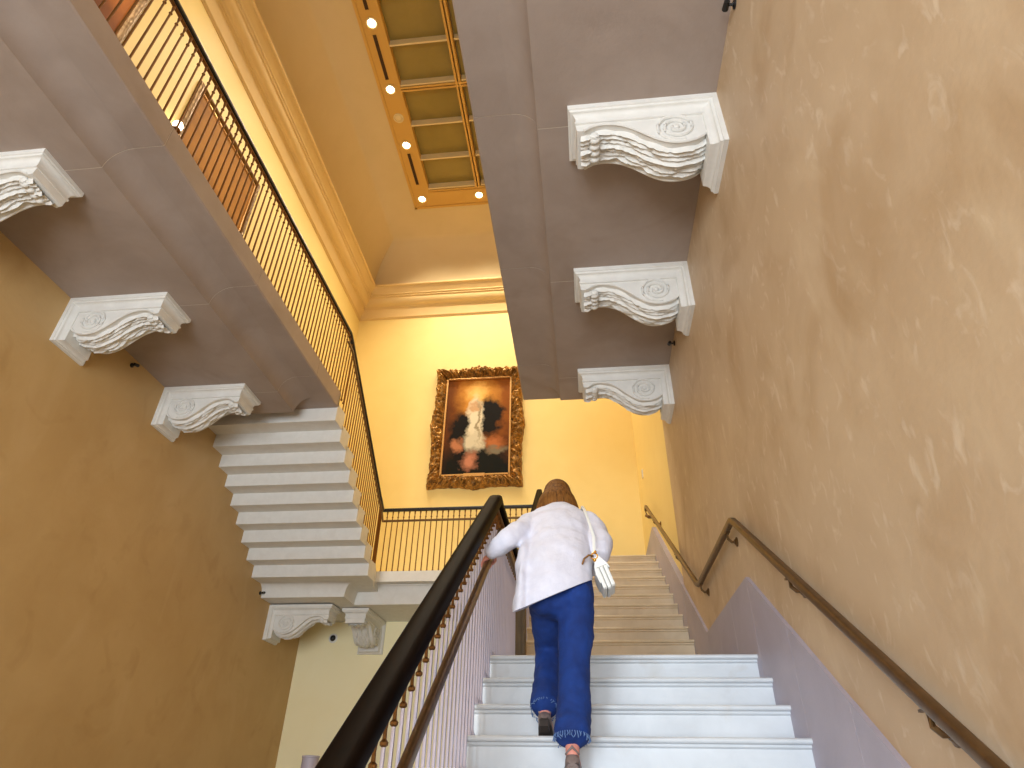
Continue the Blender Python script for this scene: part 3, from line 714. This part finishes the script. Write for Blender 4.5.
def hand(palm, d, up, sd, wrist, curl, grip_c=None, rr=.031):
    """palm centre, d knuckle line, up away from the held thing, sd side the fingers wrap to"""
    d, up, sd = Vector(d).normalized(), Vector(up).normalized(), Vector(sd).normalized()
    for k in range(4):
        a = palm + d*(-.030+.020*k)
        limb(sk, [wrist, (a+wrist)*.5+up*.008, a], [.014,.014,.011], 8)
        ln = (.85,1.0,1.06,.95)[k]                     # little finger first: unequal lengths
        g = [grip_c + d*(-.030+.020*k) + up*(rr*math.cos(math.radians(th)))+sd*(rr*math.sin(math.radians(th))) for th in (8, 55*ln, 110*ln, 165*ln, 205*ln)]
        limb(sk, g, [.0098,.0098,.0092,.0085,.0075], 8)
    tb = palm + d*.022 - sd*.018
    g = [tb-d*.012, grip_c+d*.040-sd*(rr+.006)+up*.004, grip_c+d*.052-sd*(rr*.7)-up*.022, grip_c+d*.054-up*(rr+.002)]
    limb(sk, g, [.013,.012,.0105,.009], 8)
rd = Vector((0,.81,.585))
hand(LHND+Vector((.006,0,0))+Vector((0,-.585,.81))*.034, rd, (0.1,-.585,.81), (-1,0,0), Vector(WRL), 1, LHND)
gr = Vector((-.03,3.90,2.62))
hand(gr+Vector((0,-.012,.030)), (1,0,.1), (0,-.4,.9), (0,1,.2), Vector(WRR), 1, gr, .026)
for h, k, a in ((HIPR,KNR,ANR),(HIPL,KNL,ANL)): limb(sk, [h, k, a], [.066,.044,.033])
FTR = [(-.087,3.225,1.672),(-.087,3.26,1.668),(-.088,3.33,1.650),(-.089,3.395,1.628)]
FTL = [(-.226,3.522,1.862),(-.226,3.552,1.852),(-.225,3.60,1.818),(-.224,3.635,1.790)]
for a, f in ((ANR,FTR),(ANL,FTL)):
    limb(sk, [a, (lerp(a[0],f[1][0],.6),lerp(a[1],f[0][1],.8),lerp(a[2],f[0][2],.8))], [.032,.031])
    limb(sk, f, [(.029,.030),(.032,.030),(.038,.020),(.034,.013)])
body = remeshed(sk, 'body', M['skin'], .0055, 4, parent=woman)
# face details
mb = MB()
for s in (-1,1):
    mb = MB(); mb.ball(hpt(s*.029,.0765,.012), (.0115,.0115,.0085), 10, 7); eye = mb.obj('eye', M['plaster'], woman, smooth=60)
    mb = MB(); mb.ball(hpt(s*.029,.0845,.010), .0050, 8, 6); mb.obj('iris', M['hair'], eye, smooth=60)
mb = MB(); mb.tube([hpt(-.024,.093,-.062),hpt(-.01,.1005,-.059),hpt(.01,.1005,-.059),hpt(.024,.093,-.062)], .0048, 6); mb.obj('lips', mat('lips', srgb(176,84,80), .4), woman, smooth=60)
# jeans
tex = bpy.data.textures.new('folds','CLOUDS'); tex.noise_scale = .075; tex.noise_depth = 2
tex2 = bpy.data.textures.new('long folds','CLOUDS'); tex2.noise_scale = .16; tex2.noise_depth = 1
jn = MB()
limb(jn, [(-.13,3.485,2.40),(-.13,3.485,2.50),(-.13,3.51,2.60)], [(.182,.130),(.180,.128),(.165,.115)])
for s in (-1,1): jn.ball((-.13+s*.082,3.43,2.42), (.092,.095,.10), 14, 10)
limb(jn, [(-.045,3.47,2.44),(-.055,3.455,2.25),KNR,(-.077,3.31,1.86),(-.086,3.245,1.775)], [(.100,.105),(.094,.096),(.078,.080),(.082,.080),(.086,.084)], 18)
limb(jn, [(-.215,3.48,2.44),(-.213,3.62,2.34),KNL,(-.220,3.65,2.05),(-.226,3.545,1.915)], [(.096,.105),(.090,.092),(.076,.076),(.072,.074),(.074,.076)], 18)
jeans = remeshed(jn, 'jeans', M['denim'], .009, 5, [(tex,.016)], woman)
fr = MB(); rnd = random.Random(2)
for c, r, dv in (((-.0875,3.233,1.745),.080,(0,-.25,-1)),((-.2275,3.527,1.892),.068,(0,-.75,-.66))):
    for i in range(46):
        a = 2*PI*i/46; l = rnd.uniform(.010,.030); dvn = Vector(dv).normalized(); sx = Vector((1,0,0)); sy = dvn.cross(sx)
        p = Vector(c)+sx*(r*math.cos(a))+sy*(r*math.sin(a))-dvn*.012
        fr.tube([p, p+dvn*l*.6+Vector((rnd.uniform(-.006,.006),0,0)), p+dvn*l+Vector((rnd.uniform(-.01,.01),rnd.uniform(-.01,.01),0))], .0022, 4)
put(fr.obj('frayed_hem', M['fray']), woman)
# cardigan
cd = MB()
limb(cd, [(-.168,3.40,2.20),(-.160,3.43,2.40),(-.150,3.46,2.52),(-.142,3.53,2.65),(-.138,3.62,2.78),(-.138,3.70,2.90),(-.14,3.75,2.98),(-.145,3.815,3.055)],
     [(.215,.155),(.205,.152),(.200,.150),(.194,.148),(.190,.142),(.198,.122),(.182,.092),(.105,.072)], 24)
limb(cd, [(-.22,3.745,2.945),SHL,(-.365,3.60,2.84),ELL,tuple(lerp(a,b,.5) for a,b in zip(ELL,WRL)),(WRL[0]+.004,WRL[1]-.004,WRL[2]+.006)], [.066,.074,.074,.066,.058,.044], 16)
limb(cd, [(-.06,3.745,2.945),SHR,(.090,3.66,2.83),ELR,(.055,3.68,2.66),(.01,3.79,2.65)], [.066,.074,.076,.068,.056,.044], 16)
limb(cd, [(-.32,3.62,2.78),(-.325,3.50,2.62),(-.330,3.41,2.44),(-.338,3.36,2.20)], [(.04,.07),(.045,.10),(.040,.11),(.040,.12)], 16)   # the left front hanging open
cardigan = remeshed(cd, 'cardigan', M['knit'], .009, 5, [(tex2,.030),(tex,.010)], woman)
import bmesh
bm = bmesh.new(); bm.from_mesh(cardigan.data)            # straight slanting hem
r_ = bmesh.ops.bisect_plane(bm, geom=bm.verts[:]+bm.edges[:]+bm.faces[:], plane_co=(-.367,3.3,2.315), plane_no=(-.396,-.234,1), clear_inner=True)
bmesh.ops.holes_fill(bm, edges=[e for e in bm.edges if e.is_boundary]); bm.to_mesh(cardigan.data); bm.free()
for p in cardigan.data.polygons: p.use_smooth = True
cardigan.data.set_sharp_from_angle(angle=math.radians(50))
mb = MB(); cuff = Vector(WRL)+Vector((.004,-.004,.004)); ax = (Vector(WRL)-Vector(ELL)).normalized()
limb(mb, [cuff-ax*.012, cuff+ax*.018], [.047,.041], 16); mb.obj('cuff', M['knit'], woman, smooth=60)
# hair: a bob falling forward over the neck
hr = MB()
limb(hr, [(-.15,3.99,3.275),(-.15,3.955,3.245),(-.15,3.925,3.175),(-.15,3.895,3.105),(-.152,3.865,3.045)], [(.066,.072),(.092,.094),(.112,.104),(.128,.085),(.132,.058)], 24)
for i in range(30):
    a = -1.25+2.5*i/29; x = -.15+.134*math.sin(a); yb = 3.875-.072*math.cos(a)
    limb(hr, [(-.15+.05*math.sin(a), 3.93-.05*math.cos(a), 3.275),(-.15+.104*math.sin(a), 3.905-.098*math.cos(a)*.95, 3.18),(x, yb, 3.09),(x+random.uniform(-.010,.010), yb+.004-random.uniform(0,.012), 3.045-random.uniform(0,.035))], [.012,.014,.013,.006], 6)
hair = remeshed(hr, 'hair', M['hair'], .0045, 2, parent=woman)
bm = bmesh.new(); bm.from_mesh(hair.data)                # open the hair round the face
bmesh.ops.delete(bm, geom=[v for v in bm.verts if ((v.co-HC).dot(FW) > .028 and (v.co-HC).dot(UPH) < .062-.25*abs(v.co.x-HC.x)) or ((v.co-HC).dot(UPH) < -.05 and (v.co-HC).dot(FW) > -.02 and abs(v.co.x-HC.x) < .07)], context='VERTS')
bm.to_mesh(hair.data); bm.free()
# shoes
def shoe(F, heelh, name='shoe'):
    t = None; F = [Vector(p) for p in F]; dn = Vector((0,0,-1))
    ax = (F[3]-F[0]).normalized(); sx = Vector((1,0,0)); nn = sx.cross(ax).normalized()
    if nn.z < 0: nn = -nn
    mb = MB(); rings = []
    for t_, wd, lo, hi in ((-.030,.020,-.034,.004),(-.018,.031,-.036,.016),(.03,.034,-.036,.012),(.08,.036,-.036,-.004),(.12,.041,-.034,.020),(.155,.042,-.030,.022),(.185,.034,-.028,.012),(.205,.016,-.026,-.008)):
        c = F[0]+ax*t_
        rings.append([c+sx*(wd*math.cos(2*PI*j/14))+nn*(lerp(lo,hi,(math.sin(2*PI*j/14)+1)/2)) for j in range(14)])
    mb.loft(rings); o = mb.obj('shoe', M['shoe'], woman, smooth=60)
    sl = MB(); r1 = [F[0]+ax*a+sx*w_+nn*(-.040) for a, w_ in ((-.03,-.018),(-.03,.018),(.03,.033),(.12,.040),(.18,.032),(.205,.012),(.205,-.012),(.18,-.032),(.12,-.040),(.03,-.033))]
    sl.loft([r1, [p+nn*.008 for p in r1]]); 
    hb = [F[0]+ax*a+sx*w_+nn*(-.036) for a, w_ in ((-.028,-.024),(-.028,.024),(.03,.028),(.03,-.028))]
    tip = -nn if heelh is None else dn; hl = heelh or .045
    sl.loft([hb, [F[0]+ax*.0+(p-F[0])*.82+tip*hl*.9 for p in hb]]); sl.obj('sole', M['sole'] if heelh is None else M['shoe'], o)
    st = MB(); st.tube([F[0]+ax*(-.012)+sx*.03+nn*.01, F[0]+ax*(-.034)+sx*.0+nn*.035, F[0]+ax*(-.012)-sx*.03+nn*.01], .005, 6); st.obj('strap', M['shoe'], o, smooth=60)
shoe(FTR, .033); shoe(FTL, None)
# white shoulder bag
BGX, BGY, BGZ = .105, 3.47, 2.535
bag = thing('handbag', 'small white shoulder bag with a gold clasp hanging at the woman’s right side'.replace('’',"'"), 'handbag', (BGX,BGY,BGZ), world=True)
rot = Matrix.Rotation(math.radians(-20), 4, 'Y')
def bp_(x,y,z): return Vector((BGX,BGY,BGZ)) + rot @ Vector((x,y,z))
mb = MB()
for k in range(3):
    xa = -.034+k*.023; zb = -.085+abs(k-1)*.006
    pr_ = []
    for (yy, zz) in ((-.095,zb),(-.085,zb-.006),(.085,zb-.006),(.095,zb),(.095,.03),(-.095,.03)): pr_.append((yy,zz))
    mb.loft([[bp_(xa+.001,y*1.0,z) for y,z in pr_], [bp_(xa+.010,y*1.04,z-.002) for y,z in pr_], [bp_(xa+.020,y,z) for y,z in pr_]])
mb.obj('body', M['bag'], bag, smooth=30)
mb = MB(); fl_ = [(-.040,-.05),(-.042,.0),(-.036,.035),(-.012,.085),(.008,.088),(.036,.035),(.041,.01),(.036,.01),(.030,.03),(-.030,.03),(-.034,0),(-.035,-.05)]
mb.loft([[bp_(x,-.10,z) for x,z in fl_], [bp_(x,.10,z) for x,z in fl_]]); mb.obj('flap', M['bag'], bag, smooth=40)
mb = MB()
ringc = bp_(-.012,-.098,.092)
mb.tube([ringc+Vector((.017*math.cos(a),0,.017*math.sin(a))) for a in [2*PI*i/14 for i in range(15)]], .0045, 6); mb.ball(ringc+Vector((.0,-.004,-.022)), .010, 8, 6); mb.ball(ringc+Vector((.006,-.006,.022)), .008, 8, 6); mb.obj('clasp', mat('polished gold', srgb(216,160,70), .25, metal=1), bag, smooth=60)
mb = MB(); mb.tube([ringc+Vector((0,0,.015)), (.066,3.42,2.74), (.042,3.475,2.86), (.024,3.575,2.96), (.012,3.68,3.03), (.008,3.77,3.04), (.02,3.86,2.95), (.06,3.85,2.80), bp_(-.01,.098,.09)], 0, 8, flat=(.016,.005)); mb.obj('shoulder_strap', M['bag'], bag, smooth=60)
mb = MB(); mb.tube([ringc+Vector((-.004,0,0)), ringc+Vector((-.03,-.006,.004)), ringc+Vector((-.055,-.004,-.014)), ringc+Vector((-.068,-.0,-.045))], .0055, 6); mb.obj('strap_end', M['brass'], bag, smooth=60)
